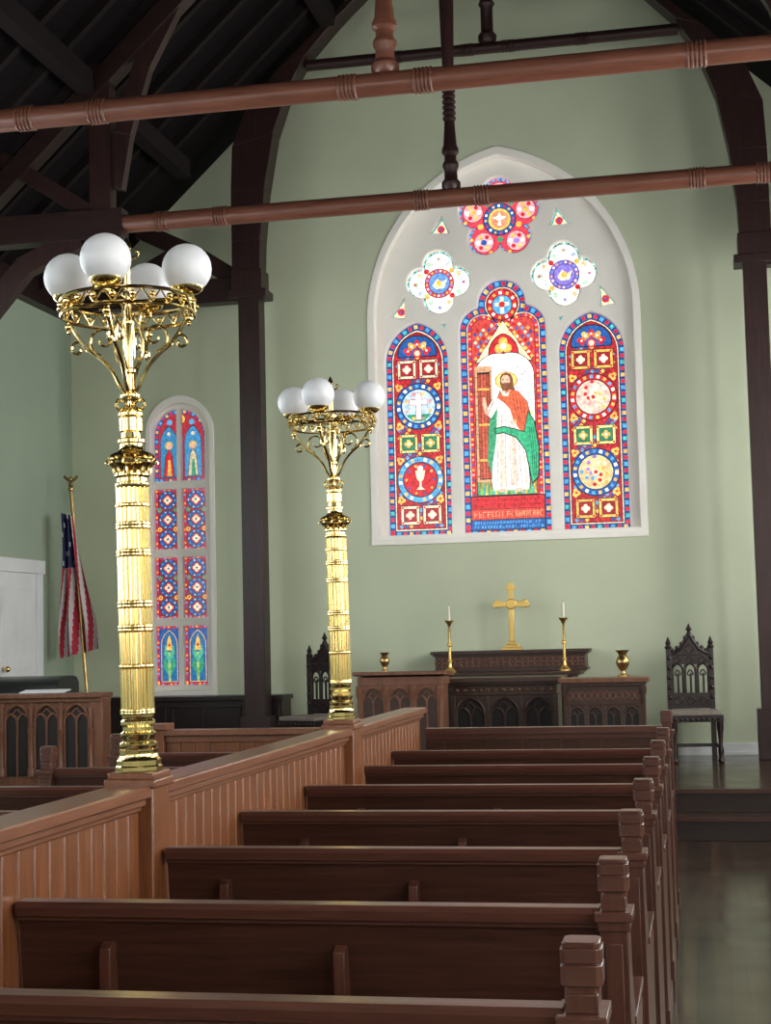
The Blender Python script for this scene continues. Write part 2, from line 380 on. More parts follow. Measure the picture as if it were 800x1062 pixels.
def side(g,cx,kind):
    A=lambda d:arch(cx,.325-d,2.48+d,4.22,4.62-d*1.15)
    g.poly(A(0),LEAD,0); g.poly(A(.008),BL,1); g.beads(A(.036),.062,.036,[RD,LB,RD,GO,RD,TE],2,cross=.028)
    g.poly(A(.064),LEAD,3); g.poly(A(.070),CR,4); g.poly(A(.079),LEAD,5); g.poly(A(.084),DR,6)
    for i in range(-4,5):
        for j in range(48):
            x=cx+i*.05+(j%2)*.025; z=2.59+j*.04
            if abs(x-cx)>.215: continue
            lim=4.62-.13-(abs(x-cx)/.325)**1.6*.45
            if z>lim: continue
            g.poly([(x-.022,z),(x,z-.023),(x+.022,z),(x,z+.023)],[RD,BL,GO,RD,LB,DR,RD,BL][(i*3+j*5)%8],7)
    for zc in (2.70,3.41,4.15):
        for sx in (-.11,.11):
            square(g,cx+sx,zc,.097,((GO if kind else CR) if zc!=3.41 else (.85,.75,.25)),(DR if zc!=3.41 else (.03,.24,.13)),[CR,GO][zc==3.41],8)
    for zi,zc in enumerate((3.05,3.78)):
        medallion(g,cx,zc,.235,[BL,RD][kind] if zi else (LB if not kind else BL),[RD,LB][kind^(zi)] if not (kind and zi) else PK,8)
        for q in range(4):
            a=R(45+90*q); X_=cx+.275*math.cos(a); Z_=zc+.275*math.sin(a); g.poly(foil(X_,Z_,3,.02,.022,rot=45+90*q,N=24),GO,9); g.poly(circ(X_,Z_,.012,8),RD,10)
        L=13
        if kind==0 and zi==1:
            g.poly(circ(cx,zc,.165),(.50,.66,.85),L-1); g.poly([(cx-.13,zc-.08),(cx+.13,zc-.08),(cx+.06,zc-.15),(cx-.06,zc-.15)],GR,L)
            g.poly(rect(cx-.031,cx+.031,zc-.137,zc+.137),RD,L+.5); g.poly(rect(cx-.095,cx+.095,zc+.011,zc+.071),RD,L+.5)
            g.poly(rect(cx-.024,cx+.024,zc-.13,zc+.13),WH,L+1); g.poly(rect(cx-.088,cx+.088,zc+.018,zc+.064),WH,L+1)
            for k in range(8):
                a=k*math.pi/4+.39; g.poly(circ(cx+.13*math.cos(a),zc+.13*math.sin(a),.020,8),[PK,GO][k%2],L)
        elif kind==0:
            g.poly(circ(cx,zc,.165),RD,L-1)
            for k in range(10):
                a=k*math.pi/5; g.poly(circ(cx+.14*math.cos(a),zc+.14*math.sin(a),.014,7),[BL,GO][k%2],L)
            g.poly([(cx-.05,zc+.09),(cx+.05,zc+.09),(cx+.035,zc+.01),(cx+.01,zc-.02),(cx+.01,zc-.07),(cx+.045,zc-.1),(cx-.045,zc-.1),(cx-.01,zc-.07),(cx-.01,zc-.02),(cx-.035,zc+.01)],CR,L)
            g.poly(circ(cx,zc+.11,.03,12),WH,L+1)
        else:
            g.poly(circ(cx,zc,.165),[(.95,.62,.30),(.95,.62,.50)][zi],L-1)
            for k in range(20):
                a=2.4*k; rr=.02+.0068*k; g.poly(circ(cx+rr*math.cos(a),zc+rr*math.sin(a),.02,7),[(RD,CR,LB,GO,PU),(CR,WH,PK,GO,RD)][zi][k%5],L)
            g.poly(circ(cx,zc,.038,12),CR,L+1); g.poly(circ(cx,zc,.02,10),RD,L+2)
    g.poly(arch(cx,.20,4.27,4.31,4.49),LEAD,8); g.poly(arch(cx,.19,4.28,4.31,4.48),BL,9)
    for k in range(5):
        a=R(20+35*k); X_=cx+.10*math.cos(a); Z_=4.30+.10*math.sin(a); g.poly(foil(X_,Z_,3,.022,.024,rot=20+35*k,N=24),[RD,GO][k%2],10); g.poly(circ(X_,Z_,.011,8),WH,11)
    g.poly(circ(cx,4.31,.045,14),RD,11); g.poly(circ(cx,4.31,.028,12),CR,12)
side(g,-.86,0); side(g,.86,1)
# centre light
g.poly(trefhead(0),LEAD,0); g.poly(trefhead(.008),BL,1); g.beads(trefhead(.040),.066,.040,[RD,LB,RD,GO],2,cross=.03)
g.poly(trefhead(.07),LEAD,3); g.poly(trefhead(.076),CR,4); g.poly(trefhead(.084),LEAD,5); g.poly(trefhead(.088),RD,6); g.beads(trefhead(.104),.05,.022,[GO,PK,BL],7)
g.poly(trefhead(.120),LEAD,8); g.poly(trefhead(.125),(.60,.06,.05),9)
for i in range(-5,6):
    for j in range(12):
        x=i*.055+(j%2)*.027; z=4.22+j*.04
        if abs(x)>.29 or z>4.52+.05*(abs(x)<.2): continue
        g.poly([(x-.02,z),(x,z-.022),(x+.02,z),(x,z+.022)],[GO,BL,RD,LB,CR][(i*2+j)%5],10)
g.poly(circ(0,4.74,.155,28),LEAD,10); g.poly(circ(0,4.74,.148,28),RD,11); g.beads(circ(0,4.74,.125,28),.07,.028,[GO,WH],12)
g.poly(circ(0,4.74,.10,24),LEAD,12); g.poly(circ(0,4.74,.095,24),LB,12.5); g.poly(rect(-.018,.018,4.66,4.82),CR,13); g.poly(rect(-.07,.07,4.73,4.765),CR,13); g.poly(circ(0,4.745,.03,12),RD,14)
g.poly([(-.29,4.17),(.29,4.17),(.0,4.60)],LEAD,12); g.poly([(-.275,4.18),(.275,4.18),(.0,4.58)],(.98,.80,.52),13)
for k in range(6):
    for sx in (-1,1): g.poly(circ(sx*(.25-.043*k),4.235+.063*k,.018,8),[RD,GO][k%2],14)
g.poly(arch(0,.15,4.16,4.26,4.46),LEAD,14); g.poly(arch(0,.14,4.16,4.26,4.45),RD,15); g.poly(foil(0,4.33,3,.045,.045,N=36),GO,16); g.poly(circ(0,4.33,.03,12),WH,17)
# scene sky
g.poly(arch(.0,.298,2.86,4.03,4.26),LEAD,16); g.poly(arch(0,.290,2.868,4.03,4.25),(1.2,1.12,1.15),17)
for k in range(16):
    x=random.uniform(0,.22);z=random.uniform(3.3,4.1); g.poly([(x-.05,z),(x,z-.02),(x+.05,z+.004),(x,z+.025)],(.80,.72,.90),18)
for z in (3.35,3.7,3.95,4.1): g.stroke([(.0,z),(.28,z+.03)],.005,(.3,.28,.35),19,False)
for k in range(10): g.poly(circ(.255+random.uniform(-.02,.02),3.12+k*.06,.027,7),[(.75,.65,.35),(.30,.5,.25),(.85,.75,.80)][k%3],18)
# ground + plants
g.poly(rect(-.29,.29,2.868,3.02),(.40,.28,.08),18)
for k in range(24):
    x=-.275+k*.024; g.poly([(x-.014,2.87),(x+.014,2.87),(x+random.uniform(-.02,.02),2.96+random.uniform(0,.1))],[GR,(.2,.5,.1),TE,(.75,.55,.1)][k%4],19)
# door
g.poly(rect(-.29,-.12,3.0,4.14),(.70,.36,.20),20); g.poly(rect(-.266,-.140,3.02,4.08),LEAD,21)
for k in range(4): g.poly(rect(-.262+k*.030,-.236+k*.030,3.03,4.06),(.50,.09,.05),22,.3)
for z in (3.2,3.55,3.9): g.poly(rect(-.258,-.15,z,z+.020),GO,23)
for k in range(8): g.stroke([(-.287,3.05+k*.14),(-.262,3.05+k*.14)],.006,LEAD,22,False); g.stroke([(-.14,3.1+k*.14),(-.12,3.1+k*.14)],.006,LEAD,22,False)
# robed figure (leaded-glass picture)
F=24
fx=lambda P:[(p[0]*1.32+.02,2.885+(p[1]-2.885)*1.03) for p in P]
def fp(P,c,l,var=.08): g.poly(fx(P),c,l,var)
def fs(P,w,c,l): g.stroke(fx(P),w,c,l,False)
fp(circ(.0,3.955,.085,20),(.75,.35,.05),F-1); fp(circ(.0,3.955,.074,20),(1.0,.74,.22),F)
fp([(-.045,3.98),(-.035,4.015),(.0,4.03),(.035,4.015),(.05,3.97),(.055,3.90),(.065,3.85),(.02,3.83),(-.03,3.86),(-.048,3.93)],(.20,.07,.03),F+1)
fp([(-.033,3.985),(-.018,4.005),(.01,4.005),(.028,3.985),(.03,3.94),(.01,3.905),(-.015,3.90),(-.033,3.93),(-.042,3.95)],(.85,.52,.36),F+2)
fp([(-.031,3.93),(.025,3.93),(.012,3.885),(-.012,3.865),(-.028,3.895)],(.24,.09,.04),F+3)
for x in (-.022,.008): fp(rect(x-.007,x+.007,3.962,3.968),(.05,.03,.03),F+3)
fp(rect(-.014,.004,3.918,3.924),(.6,.2,.15),F+4)
RB=[(-.05,3.86),(.06,3.86),(.13,3.75),(.14,3.4),(.16,3.0),(.155,2.91),(-.125,2.91),(-.135,3.0),(-.11,3.4),(-.10,3.7)]
fp(RB,LEAD,F); fp([(x*.95,z if z<3.8 else z-.006) for x,z in RB],(1.15,1.02,.88),F+1)
for a in (-.08,-.05,-.02,.015,.05,.085,.12): fs([(a*.8,3.62),(a*.95,3.3),(a*1.12,2.93)],.008,(.50,.38,.36),F+2)
for (a,b) in ((-.06,.03),(.03,.10)): fp([(a,3.5),(a+.03,3.5),(a+.04,2.95),(a-.01,2.95)],(.85,.68,.55),F+2)
# red mantle across shoulders
RM=[(-.045,3.865),(-.02,3.84),(.02,3.87),(.09,3.845),(.155,3.74),(.185,3.55),(.15,3.40),(.10,3.46),(.05,3.56),(.02,3.68),(-.02,3.74),(-.07,3.79)]
fp(RM,LEAD,F+3); fp([(x*.96+.001,z*.998+.007) for x,z in RM],(.80,.15,.06),F+4)
for q in range(4): fs([(.045+q*.025,3.82-q*.02),(.06+q*.025,3.68-q*.03),(.09+q*.018,3.55-q*.02)],.006,(.35,.04,.03),F+5)
fp([(-.045,3.86),(.0,3.83),(.03,3.86),(.01,3.80),(-.03,3.81)],(.95,.85,.7),F+5)
# green mantle
GM=[(.155,3.66),(.205,3.55),(.235,3.3),(.225,3.02),(.17,2.95),(.15,3.1),(.125,3.28),(.06,3.40),(-.03,3.45),(-.09,3.44),(-.10,3.50),(-.03,3.52),(.06,3.49),(.12,3.46)]
fp(GM,LEAD,F+5); fp([(.157,3.645),(.197,3.55),(.226,3.3),(.216,3.03),(.174,2.97),(.158,3.1),(.133,3.28),(.065,3.41),(-.03,3.46),(-.085,3.45),(-.09,3.492),(-.03,3.51),(.06,3.48),(.125,3.45)],(.04,.42,.20),F+6)
for q in range(3): fs([(.16+q*.015,3.5),(.175+q*.015,3.3),(.18+q*.012,3.04)],.006,(.0,.14,.06),F+7)
fp([(-.10,3.78),(-.07,3.72),(-.085,3.4),(-.13,3.06),(-.155,3.2),(-.14,3.5)],(.05,.36,.18),F+3)
fp([(-.09,3.80),(-.05,3.73),(-.12,3.60),(-.165,3.65)],(1.0,.9,.8),F+6); fs([(-.10,3.76),(-.14,3.64)],.006,LEAD,F+7)
fp([(-.165,3.65),(-.13,3.62),(-.15,3.73),(-.158,3.80),(-.175,3.80),(-.180,3.73)],(.85,.52,.36),F+7)
fp([(.02,3.56),(.06,3.58),(.07,3.54),(.03,3.52)],(.85,.52,.36),F+7)
for x in (-.05,.07): fp([(x-.035,2.89),(x+.035,2.89),(x+.018,2.925),(x-.018,2.925)],(.8,.5,.36),F+3)
# inscription panel
g.poly(rect(-.365,.365,2.52,2.86),LEAD,16); 
g.poly(rect(-.357,.357,2.73,2.85),RD,17); g.poly(rect(-.357,.357,2.63,2.725),(.70,.06,.04),17); g.poly(rect(-.357,.357,2.53,2.622),BL,17)
for r_,(z,h,c_) in enumerate(((2.815,.014,DR),(2.765,.014,DR),(2.678,.026,(.85,.40,.20)),(2.595,.012,LB),(2.555,.012,LB))):
    x=-.33
    while x<.32:
        w=random.choice((.014,.018,.022))*(1.5 if h>.02 else 1)
        if random.random()<.87:
            g.poly(rect(x,x+.006,z-h,z+h),c_,19,0)
            if random.random()<.65: g.poly(rect(x,x+w,z+h-.007,z+h),c_,19,0)
            if random.random()<.5: g.poly(rect(x+w-.006,x+w,z-h,z+h),c_,19,0)
            if random.random()<.5: g.poly(rect(x,x+w,z-.004,z+.003),c_,19,0)
            if random.random()<.3: g.poly(rect(x,x+w,z-h,z-h+.007),c_,19,0)
        x+=w+.012
# quatrefoils
for sx,pal in ((-.62,(CR,BL,PU)),(.62,(WH,BL,PU))):
    cz=5.0
    g.poly(foil(sx,cz,4,.165,.165,rot=90),LEAD,0); g.poly(foil(sx,cz,4,.165,.157,rot=90),(.15,.60,.55),1); g.beads(foil(sx,cz,4,.165,.150,rot=90),.045,.014,[RD,LEAD,WH],1.5)
    g.poly(foil(sx,cz,4,.165,.141,rot=90),LEAD,2); g.poly(foil(sx,cz,4,.165,.136,rot=90),(1.3,1.22,1.05),3)
    for k in range(4):
        a=k*math.pi/2
        for q in (-.45,0,.45):
            r_=.245 if q==0 else .215; g.poly(circ(sx+r_*math.cos(a+q),cz+r_*math.sin(a+q),.024,10),[(.55,.65,.9),(.85,.65,.35),(.45,.7,.5)][(k+int(q*3))%3],4); g.stroke(circ(sx+r_*math.cos(a+q),cz+r_*math.sin(a+q),.03,12),.005,(.22,.2,.25),5)
        g.poly(circ(sx+.245*math.cos(a),cz+.245*math.sin(a),.012,8),[RD,PU][k%2],6)
        a+=math.pi/4; g.poly(circ(sx+.178*math.cos(a),cz+.178*math.sin(a),.028,10),[GO,RD][k%2],4)
    g.poly(circ(sx,cz,.15,28),LEAD,6); g.poly(circ(sx,cz,.143,28),(.70,.06,.10) if sx<0 else (.22,.12,.55),7); g.beads(circ(sx,cz,.126,28),.045,.02,[GO,WH,LB],8)
    g.poly(circ(sx,cz,.108,24),LEAD,8); g.poly(circ(sx,cz,.103,24),(.28,.22,.75) if sx>0 else (.15,.36,.82),9)
    g.poly([(sx-.07,cz-.02),(sx-.02,cz+.05),(sx+.03,cz+.01),(sx+.08,cz+.04),(sx+.05,cz-.05),(sx-.03,cz-.06)],CR,10); g.poly(circ(sx+.0,cz+.0,.03,10),GO,11)
# cinquefoil rose
cz=5.60
g.poly(foil(0,cz,5,.240,.182,rot=90,N=120),LEAD,0); g.poly(foil(0,cz,5,.240,.174,rot=90,N=120),LB,1); g.beads(foil(0,cz,5,.240,.162,rot=90,N=120),.05,.020,[RD,BL,RD],2)
g.poly(foil(0,cz,5,.240,.150,rot=90,N=120),LEAD,2); g.poly(foil(0,cz,5,.240,.145,rot=90,N=120),(.78,.05,.08),3)
for k in range(5):
    a=R(90+72*k); c_,s_=math.cos(a),math.sin(a)
    g.poly(circ(.275*c_,cz+.275*s_,.102,18),LEAD,4); g.poly(circ(.275*c_,cz+.275*s_,.096,18),(1.0,.42,.46),5)
    for q in range(6):
        b=q*math.pi/3; g.poly(circ(.275*c_+.06*math.cos(b),cz+.275*s_+.06*math.sin(b),.022,8),[WH,RD,GO][q%3],6)
    g.poly(circ(.275*c_,cz+.275*s_,.03,10),[BL,GO,BL,PU,GO][k],6)
    b=a+R(36); g.poly(circ(.2*math.cos(b),cz+.2*math.sin(b),.03,10),[GR,GO][k%2],5)
    for b in (a+R(20),a-R(20)): g.poly(circ(.34*math.cos(b),cz+.34*math.sin(b),.018,8),GO,5)
g.poly(circ(0,cz,.165,30),LEAD,6); g.poly(circ(0,cz,.157,30),BL,7); g.beads(circ(0,cz,.138,30),.055,.022,[RD,WH,GO],8)
g.poly(circ(0,cz,.115,24),LEAD,8); g.poly(circ(0,cz,.11,24),GO,9); g.poly(circ(0,cz,.085,24),(.9,.28,.15),10)
g.poly([(-.07,cz+.02),(0,cz-.015),(.07,cz+.02),(.02,cz+.03),(0,cz+.07),(-.02,cz+.03)],WH,11); g.poly([(-.02,cz-.06),(.02,cz-.06),(0,cz)],WH,11)
tris=[(-.60,5.55),(.60,5.55),(-1.035,4.755),(1.035,4.755)]
trp=[]
for (x,z) in tris:
    sgn=-1 if x<0 else 1
    base=[(sgn*-.04,.13),(sgn*.12,-.07),(sgn*-.12,-.08)] if z>5 else [(sgn*-.09,.15),(sgn*-.08,-.12),(sgn*.10,-.09)]
    P=[(x+a,z+b) for a,b in base]; trp.append(P)
    cx=sum(p[0] for p in P)/3; czz=sum(p[1] for p in P)/3
    sh=lambda q:[(cx+(p[0]-cx)*q,czz+(p[1]-czz)*q) for p in P]
    g.poly(sh(1.15),LEAD,0); g.poly(sh(.94),TE,1); g.poly(sh(.72),LEAD,2); g.poly(sh(.66),CR,2.5); g.poly(circ(cx,czz,.038,10),RD,3); g.poly(circ(cx,czz,.014,8),BL,4)
for x in (-.575,.575): g.poly(tri(x,4.56,.06,-90),TE,1)
W1=empty('window_1')
g.build('stained_glass',parent=W1,col=True,smooth=1)
plate('casing',[arch(C-.01,1.345,2.455,4.65,6.335),arch(C-.01,1.285,2.50,4.65,6.26)],YB-.012,.30,M_cream,W1,.006)
ST=lambda P:[trm(p) for p in P]
holes=[ST(arch(-.86,.325,2.48,4.22,4.62)),ST(arch(.86,.325,2.48,4.22,4.62)),ST(trefhead(0)),ST(foil(-.62,5,4,.165,.165)),ST(foil(.62,5,4,.165,.165)),ST(foil(0,cz,5,.240,.182,N=120))]+[ST(P) for P in trp]+[ST(tri(x,4.56,.05,-90)) for x in (-.575,.575)]
plate('tracery',[ST(arch(0,1.30,2.44,4.65,6.27))]+holes,15.02,.09,M_cream,W1,.012)
mb=MB(); mb.box(C-1.36,C+1.34,14.87,15.1,2.41,2.462,M_cream); mb.build('sill',.006,W1)

# left window
k2=15.02/14.9
tr2=lambda p:(WX*k2+p[0],p[1])
g=SG(15.06,tr2,M_glass2)
TP=3.94; SP=3.62
g.poly(arch(0,.31,1.0,SP,TP),LEAD,0)
rows=[(1.07,1.68),(1.75,2.38),(2.45,3.08)]
for ri,(a,b) in enumerate(rows):
    for sx in (-1,1):
        x0,x1=(-.285,-.02) if sx<0 else (.02,.285); cx=(x0+x1)/2
        g.poly(rect(x0,x1,a,b),RD,1); g.beads(rect(x0+.014,x1-.014,a+.014,b-.014),.045,.019,[GO,LB,BL],2)
        g.poly(rect(x0+.028,x1-.028,a+.03,b-.03),LEAD,2); g.poly(rect(x0+.032,x1-.032,a+.034,b-.034),BL if ri==0 else DR,2.5)
        if ri==0:
            g.poly(arch(cx,.085,a+.04,b-.2,b-.05),(.02,.16,.38),3); g.stroke(arch(cx,.085,a+.04,b-.2,b-.05),.007,GO,3.5)
            g.poly([(cx-.012,a+.04),(cx+.012,a+.04),(cx+.015,a+.34),(cx-.015,a+.34)],(.5,.6,.15),4)
            for q in (-1,1):
                g.poly([(cx,a+.08),(cx+q*.07,a+.2),(cx+q*.045,a+.30),(cx,a+.17)],GR,4); g.poly([(cx,a+.22),(cx+q*.06,a+.33),(cx+q*.04,a+.42),(cx,a+.30)],(.10,.50,.30),5)
            g.poly([(cx-.032,a+.36),(cx+.032,a+.36),(cx+.02,a+.46),(cx,a+.52),(cx-.02,a+.46)],GO,6); g.poly(circ(cx,a+.41,.015,8),RD,7)
        else:
            for jj in range(3):
                zc=a+.115+jj*.20
                g.poly(circ(cx,zc,.098,20),LEAD,3); g.poly(circ(cx,zc,.092,20),BL,3.5); g.beads(circ(cx,zc,.08,20),.05,.014,[LB,CR],4)
                g.poly([(cx-.07,zc),(cx,zc-.07),(cx+.07,zc),(cx,zc+.07)],LEAD,4.5); g.poly([(cx-.062,zc),(cx,zc-.062),(cx+.062,zc),(cx,zc+.062)],RD,5)
                g.poly(foil(cx,zc,4,.022,.020,rot=0,N=40),CR,6); g.poly(circ(cx,zc,.012,10),BL,7)
            for jj in range(2):
                for q in (-.10,.10):
                    zc=a+.215+jj*.20; g.poly(circ(cx+q*.85,zc,.030,10),LEAD,5); g.poly(circ(cx+q*.85,zc,.025,10),[GO,GR][jj%2],6); g.poly(circ(cx+q*.85,zc,.010,8),RD,7)
A=lambda d:arch(0,.285-d,3.15+d,SP,TP-.04-d)
g.poly(A(0),BL,1); g.beads(A(.02),.05,.028,[RD,LB,RD,GO],2); g.poly(A(.036),LEAD,3); g.poly(A(.040),(.50,.03,.05),4)
for sx in (-1,1):
    cx=sx*.13; g.poly(arch(cx,.095,3.20,3.55,3.74),LEAD,4.5); g.poly(arch(cx,.09,3.205,3.55,3.73),(.05,.28,.55),5)
    g.poly([(cx-.06,3.21),(cx+.06,3.21),(cx+.04,3.42),(cx,3.50),(cx-.04,3.42)],LEAD,5.5); g.poly([(cx-.053,3.215),(cx+.053,3.215),(cx+.034,3.42),(cx,3.49),(cx-.034,3.42)],[RD,(.8,.65,.4)][sx>0],6)
    g.poly([(cx-.02,3.215),(cx+.03,3.215),(cx+.015,3.38),(cx-.01,3.38)],[GO,GR][sx>0],6.5)
    g.poly(circ(cx,3.53,.042,14),GO,6); g.poly(circ(cx,3.525,.028,12),(.85,.5,.35),7)
    g.poly(circ(cx,3.65,.02,10),CR,6)
g.poly(circ(0,3.80,.055,14),LEAD,5); g.poly(circ(0,3.80,.048,14),GO,6); g.poly(circ(0,3.80,.025,10),RD,7)
for q in (-.12,.12): g.poly(circ(q,3.77,.03,10),LB,6)
W2=empty('window_2'); g.build('stained_glass',parent=W2,col=True,smooth=1)
w2=lambda P:[tr2(p) for p in P]
fr=[w2(arch(0,.345,.985,SP+.02,TP+.06))]+[w2(rect(x0,x1,a,b)) for (a,b) in rows for (x0,x1) in ((-.285,-.02),(.02,.285))]
up=arch(0,.285,3.15,SP,TP-.04)
hl=[(-.015,3.15)]+[(-.015,TP-.045)]+sorted([p for p in up if p[0]<-.03 and p[1]>3.3],key=lambda p:-p[0])+[(-.285,3.15)]
fr+=[w2(hl),w2([(-x,z) for x,z in hl])]
plate('frame',fr,14.97,.08,M_cream,W2,.006)
plate('casing',[shift(arch(0,.36,.97,SP+.02,TP+.08),WX),shift(arch(0,.315,1.02,SP+.02,TP+.01),WX)],YB-.02,.1,M_cream,W2,.006)

# unseen windows, added with glowing panes to light the interior
def addedwin(n,x,y,mat,s):
    e=MB(); pts=arch(y,.6,1.6,3.6,4.5)
    e.prism(pts,'X',x,x+s*.01,mat)
    for i in range(len(pts)):
        a=pts[i];b=pts[(i+1)%len(pts)]; e.tube([(x+s*.03,a[0],a[1]),(x+s*.03,b[0],b[1])],.045,M_white,segs=6)
    e.box(min(x,x+s*.04),max(x,x+s*.04),y-.02,y+.02,1.6,4.4,M_white)
    for z in (2.2,2.9,3.6): e.box(min(x,x+s*.035),max(x,x+s*.035),y-.6,y+.6,z-.015,z+.015,M_white)
    e.build('window_%d'%n)
n=3
for y in (-1.2,2.0,5.2,7.9,10.5,13.0): addedwin(n,XR-.001,y,M_addR,-1); n+=1
for y in (-1.2,2.0,5.2,7.9,10.5): addedwin(n,XL+.001,y,M_addL,1); n+=1
for xx in (-4.3,.75):  # added behind the camera, placed to reflect as bands beside the column centre
    e=MB()
    pts=arch(xx,.55,1.4,3.8,5.0); e.prism(pts,'Y',-2.999,-2.985,M_addF)
    for i in range(len(pts)):
        a=pts[i];b=pts[(i+1)%len(pts)]; e.tube([(a[0],-2.97,a[1]),(b[0],-2.97,b[1])],.05,M_white,segs=6)
    e.box(xx-.02,xx+.02,-2.99,-2.96,1.4,4.9,M_white)
    e.build('window_%d'%n); n+=1

# door on left wall
e=MB(); X0=XL
e.box(X0+.001,X0+.05,13.0,13.12,PZ+.001,2.2,M_white); e.box(X0+.001,X0+.05,13.92,14.05,PZ+.001,2.2,M_white); e.box(X0+.001,X0+.06,12.97,14.08,2.2,2.33,M_white)
e.box(X0+.001,X0+.025,13.12,13.92,PZ+.01,2.2,M_white)
for (a,b) in ((.5,1.15),(1.3,2.05)):
    for (c,d) in ((13.2,13.48),(13.56,13.84)): e.box(X0+.02,X0+.035,c,d,a,b,M_white)
e.sphere((X0+.07,13.2,1.3),.03,M_brass)
e.build('door_1',.004)

# ------------------------------------------------------------------ pews
def pew_end(e,xc,s=1):
    h=.03
    prof=[(-.05,0),(-.05,.915),(.05,.915)]+[tuple(p)[:2] for p in catm([(.055,.86,0),(.09,.75,0),(.17,.67,0),(.30,.645,0),(.44,.65,0),(.495,.61,0),(.47,.55,0),(.45,.47,0)],5)]+[(.45,0)]
    e.prism(prof,'X',xc-h,xc+h,M_end)
    e.box(xc-h-.004,xc+h+.004,.10,.50,.655,.675,M_end)
    e.box(xc-h-.006,xc+h+.006,-.056,.46,0,.09,M_end)
    e.box(xc-.018,xc+.018,-.058,-.049,.12,.86,M_end)
    e.box(xc-h-.010,xc+h+.010,-.060,.060,.905,.925,M_pewcap)
    e.box(xc-h-.004,xc+h+.004,-.054,.054,.885,.905,M_end)
    e.box(xc-h+.004,xc+h-.004,-.040,.040,.925,.955,M_end)
    q=.033; c=.009
    oc=[(-q+c,-q),(q-c,-q),(q,-q+c),(q,q-c),(q-c,q),(-q+c,q),(-q,q-c),(-q,-q+c)]
    T=Matrix.Translation((xc,0,0))
    def lay(sc,z0,z1,m=M_pewcap): e.prism([(a*sc,b*sc*1.1) for a,b in oc],'Z',z0,z1,m,T)
    lay(.84,.950,.966,M_end); lay(1.0,.965,.998); lay(.975,.997,1.001,M_end); lay(1.0,1.000,1.024); lay(.90,1.023,1.033)
def pew(name,loc,x0,x1,right=True,zt=.93):
    e=MB()
    e.prism([(-.013,.905),(.013,.905),(.072,.43),(.072,.05),(.045,.05),(.045,.43)],'X',x0,x1,M_pew)
    e.prism([(-.030,zt-.034),(-.034,zt-.012),(-.026,zt),(.026,zt),(.034,zt-.012),(.030,zt-.034)],'X',x0,x1,M_pewcap)
    e.box(x0,x1,-.020,.020,zt-.045,zt-.03,M_pewcap)
    e.box(x0,x1,.06,.48,.42,.45,M_pew); e.box(x0,x1,.44,.48,.33,.42,M_pew); e.box(x0,x1,.02,.045,.06,.18,M_pew)
    w=1.33
    for xr in (x1-.84*w if right else x0+.84*w, x1-.43*w if right else x0+.43*w):
        tp=.830
        e.prism([(.012,tp),(-.018,tp+.012),(-.042,tp),(-.046,tp-.04),(-.02,.5),(.01,.42),(.05,.42),(.05,.6)],'X',xr-.013,xr+.013,M_end)
    if right:
        pew_end(e,x1+.03)
    else:
        pew_end(e,x0-.03)
    return e.build(name,.003,loc=loc)
for k in range(7):
    pew('church_pew',(0,2.51+.893*k,0),-1.53 if k in (2,5) else -1.575,-.235)
for k in range(3,7):
    pew('church_pew',(0,2.51+.893*k,0),-3.05,-1.69,False)

def boards(e,axis,a0,a1,c,th,z0,z1,mat,w=.088):
    n=max(1,round((a1-a0)/w)); w=(a1-a0)/n
    for i in range(n):
        p0=a0+i*w+.0022; p1=a0+(i+1)*w-.0022
        if axis=='Y': e.box(c-th/2,c+th/2,p0,p1,z0,z1,mat)
        else: e.box(p0,p1,c-th/2,c+th/2,z0,z1,mat)
    if axis=='Y': e.box(c-th/2+.006,c+th/2-.006,a0,a1,z0,z1,M_pew)
    else: e.box(a0,a1,c-th/2+.006,c+th/2-.006,z0,z1,M_pew)
PX=-1.61
e=MB()
for (a,b) in ((1.2,4.21),(4.35,6.80),(6.94,8.70)):
    boards(e,'Y',a,b,PX,.05,.12,1.045,M_part); e.box(PX-.034,PX+.034,a,b,0,.13,M_part)
    e.box(PX-.034,PX+.034,a,b,1.04,1.058,M_partcap); e.box(PX-.048,PX+.048,a,b,1.056,1.078,M_partcap)
    e.box(PX-.064,PX+.064,a,b,1.078,1.112,M_partcap)
for yy in (4.28,6.87):
    e.box(PX-.066,PX+.066,yy-.07,yy+.07,0,1.11,M_part); e.box(PX-.076,PX+.076,yy-.08,yy+.08,0,.14,M_part)
    e.box(PX-.078,PX+.078,yy-.082,yy+.082,1.105,1.13,M_partcap); e.box(PX-.070,PX+.070,yy-.074,yy+.074,1.128,1.149,M_partcap)
e.build('pew_partition',.005)
# front screens
e=MB()
boards(e,'X',-1.56,-.235,8.76,.04,.1,.93,M_pew,.11); e.box(-1.56,-.235,8.73,8.79,0,.12,M_pew)
e.box(-1.56,-.235,8.715,8.805,.955,.99,M_pewcap); e.box(-1.56,-.235,8.73,8.79,.925,.955,M_pewcap)
T0=len(e.v); pew_end(e,-.205); 
for i in range(T0,len(e.v)):
    x,y,z=e.v[i]; e.v[i]=(x,8.76+min(y,.07),z+.04 if z>.1 else z)
e.build('front_pew_screen',.004)
e=MB()
boards(e,'X',-3.12,-1.67,8.76,.04,.1,.93,M_part); e.box(-3.12,-1.67,8.73,8.79,0,.12,M_part)
e.box(-3.12,-1.67,8.70,8.82,.965,1.0,M_partcap); e.box(-3.12,-1.67,8.73,8.79,.925,.965,M_partcap)
e.box(-3.24,-3.12,8.70,8.82,0,1.0,M_part); e.box(-3.26,-3.10,8.68,8.84,1.0,1.035,M_partcap)
e.build('front_choir_screen',.004)

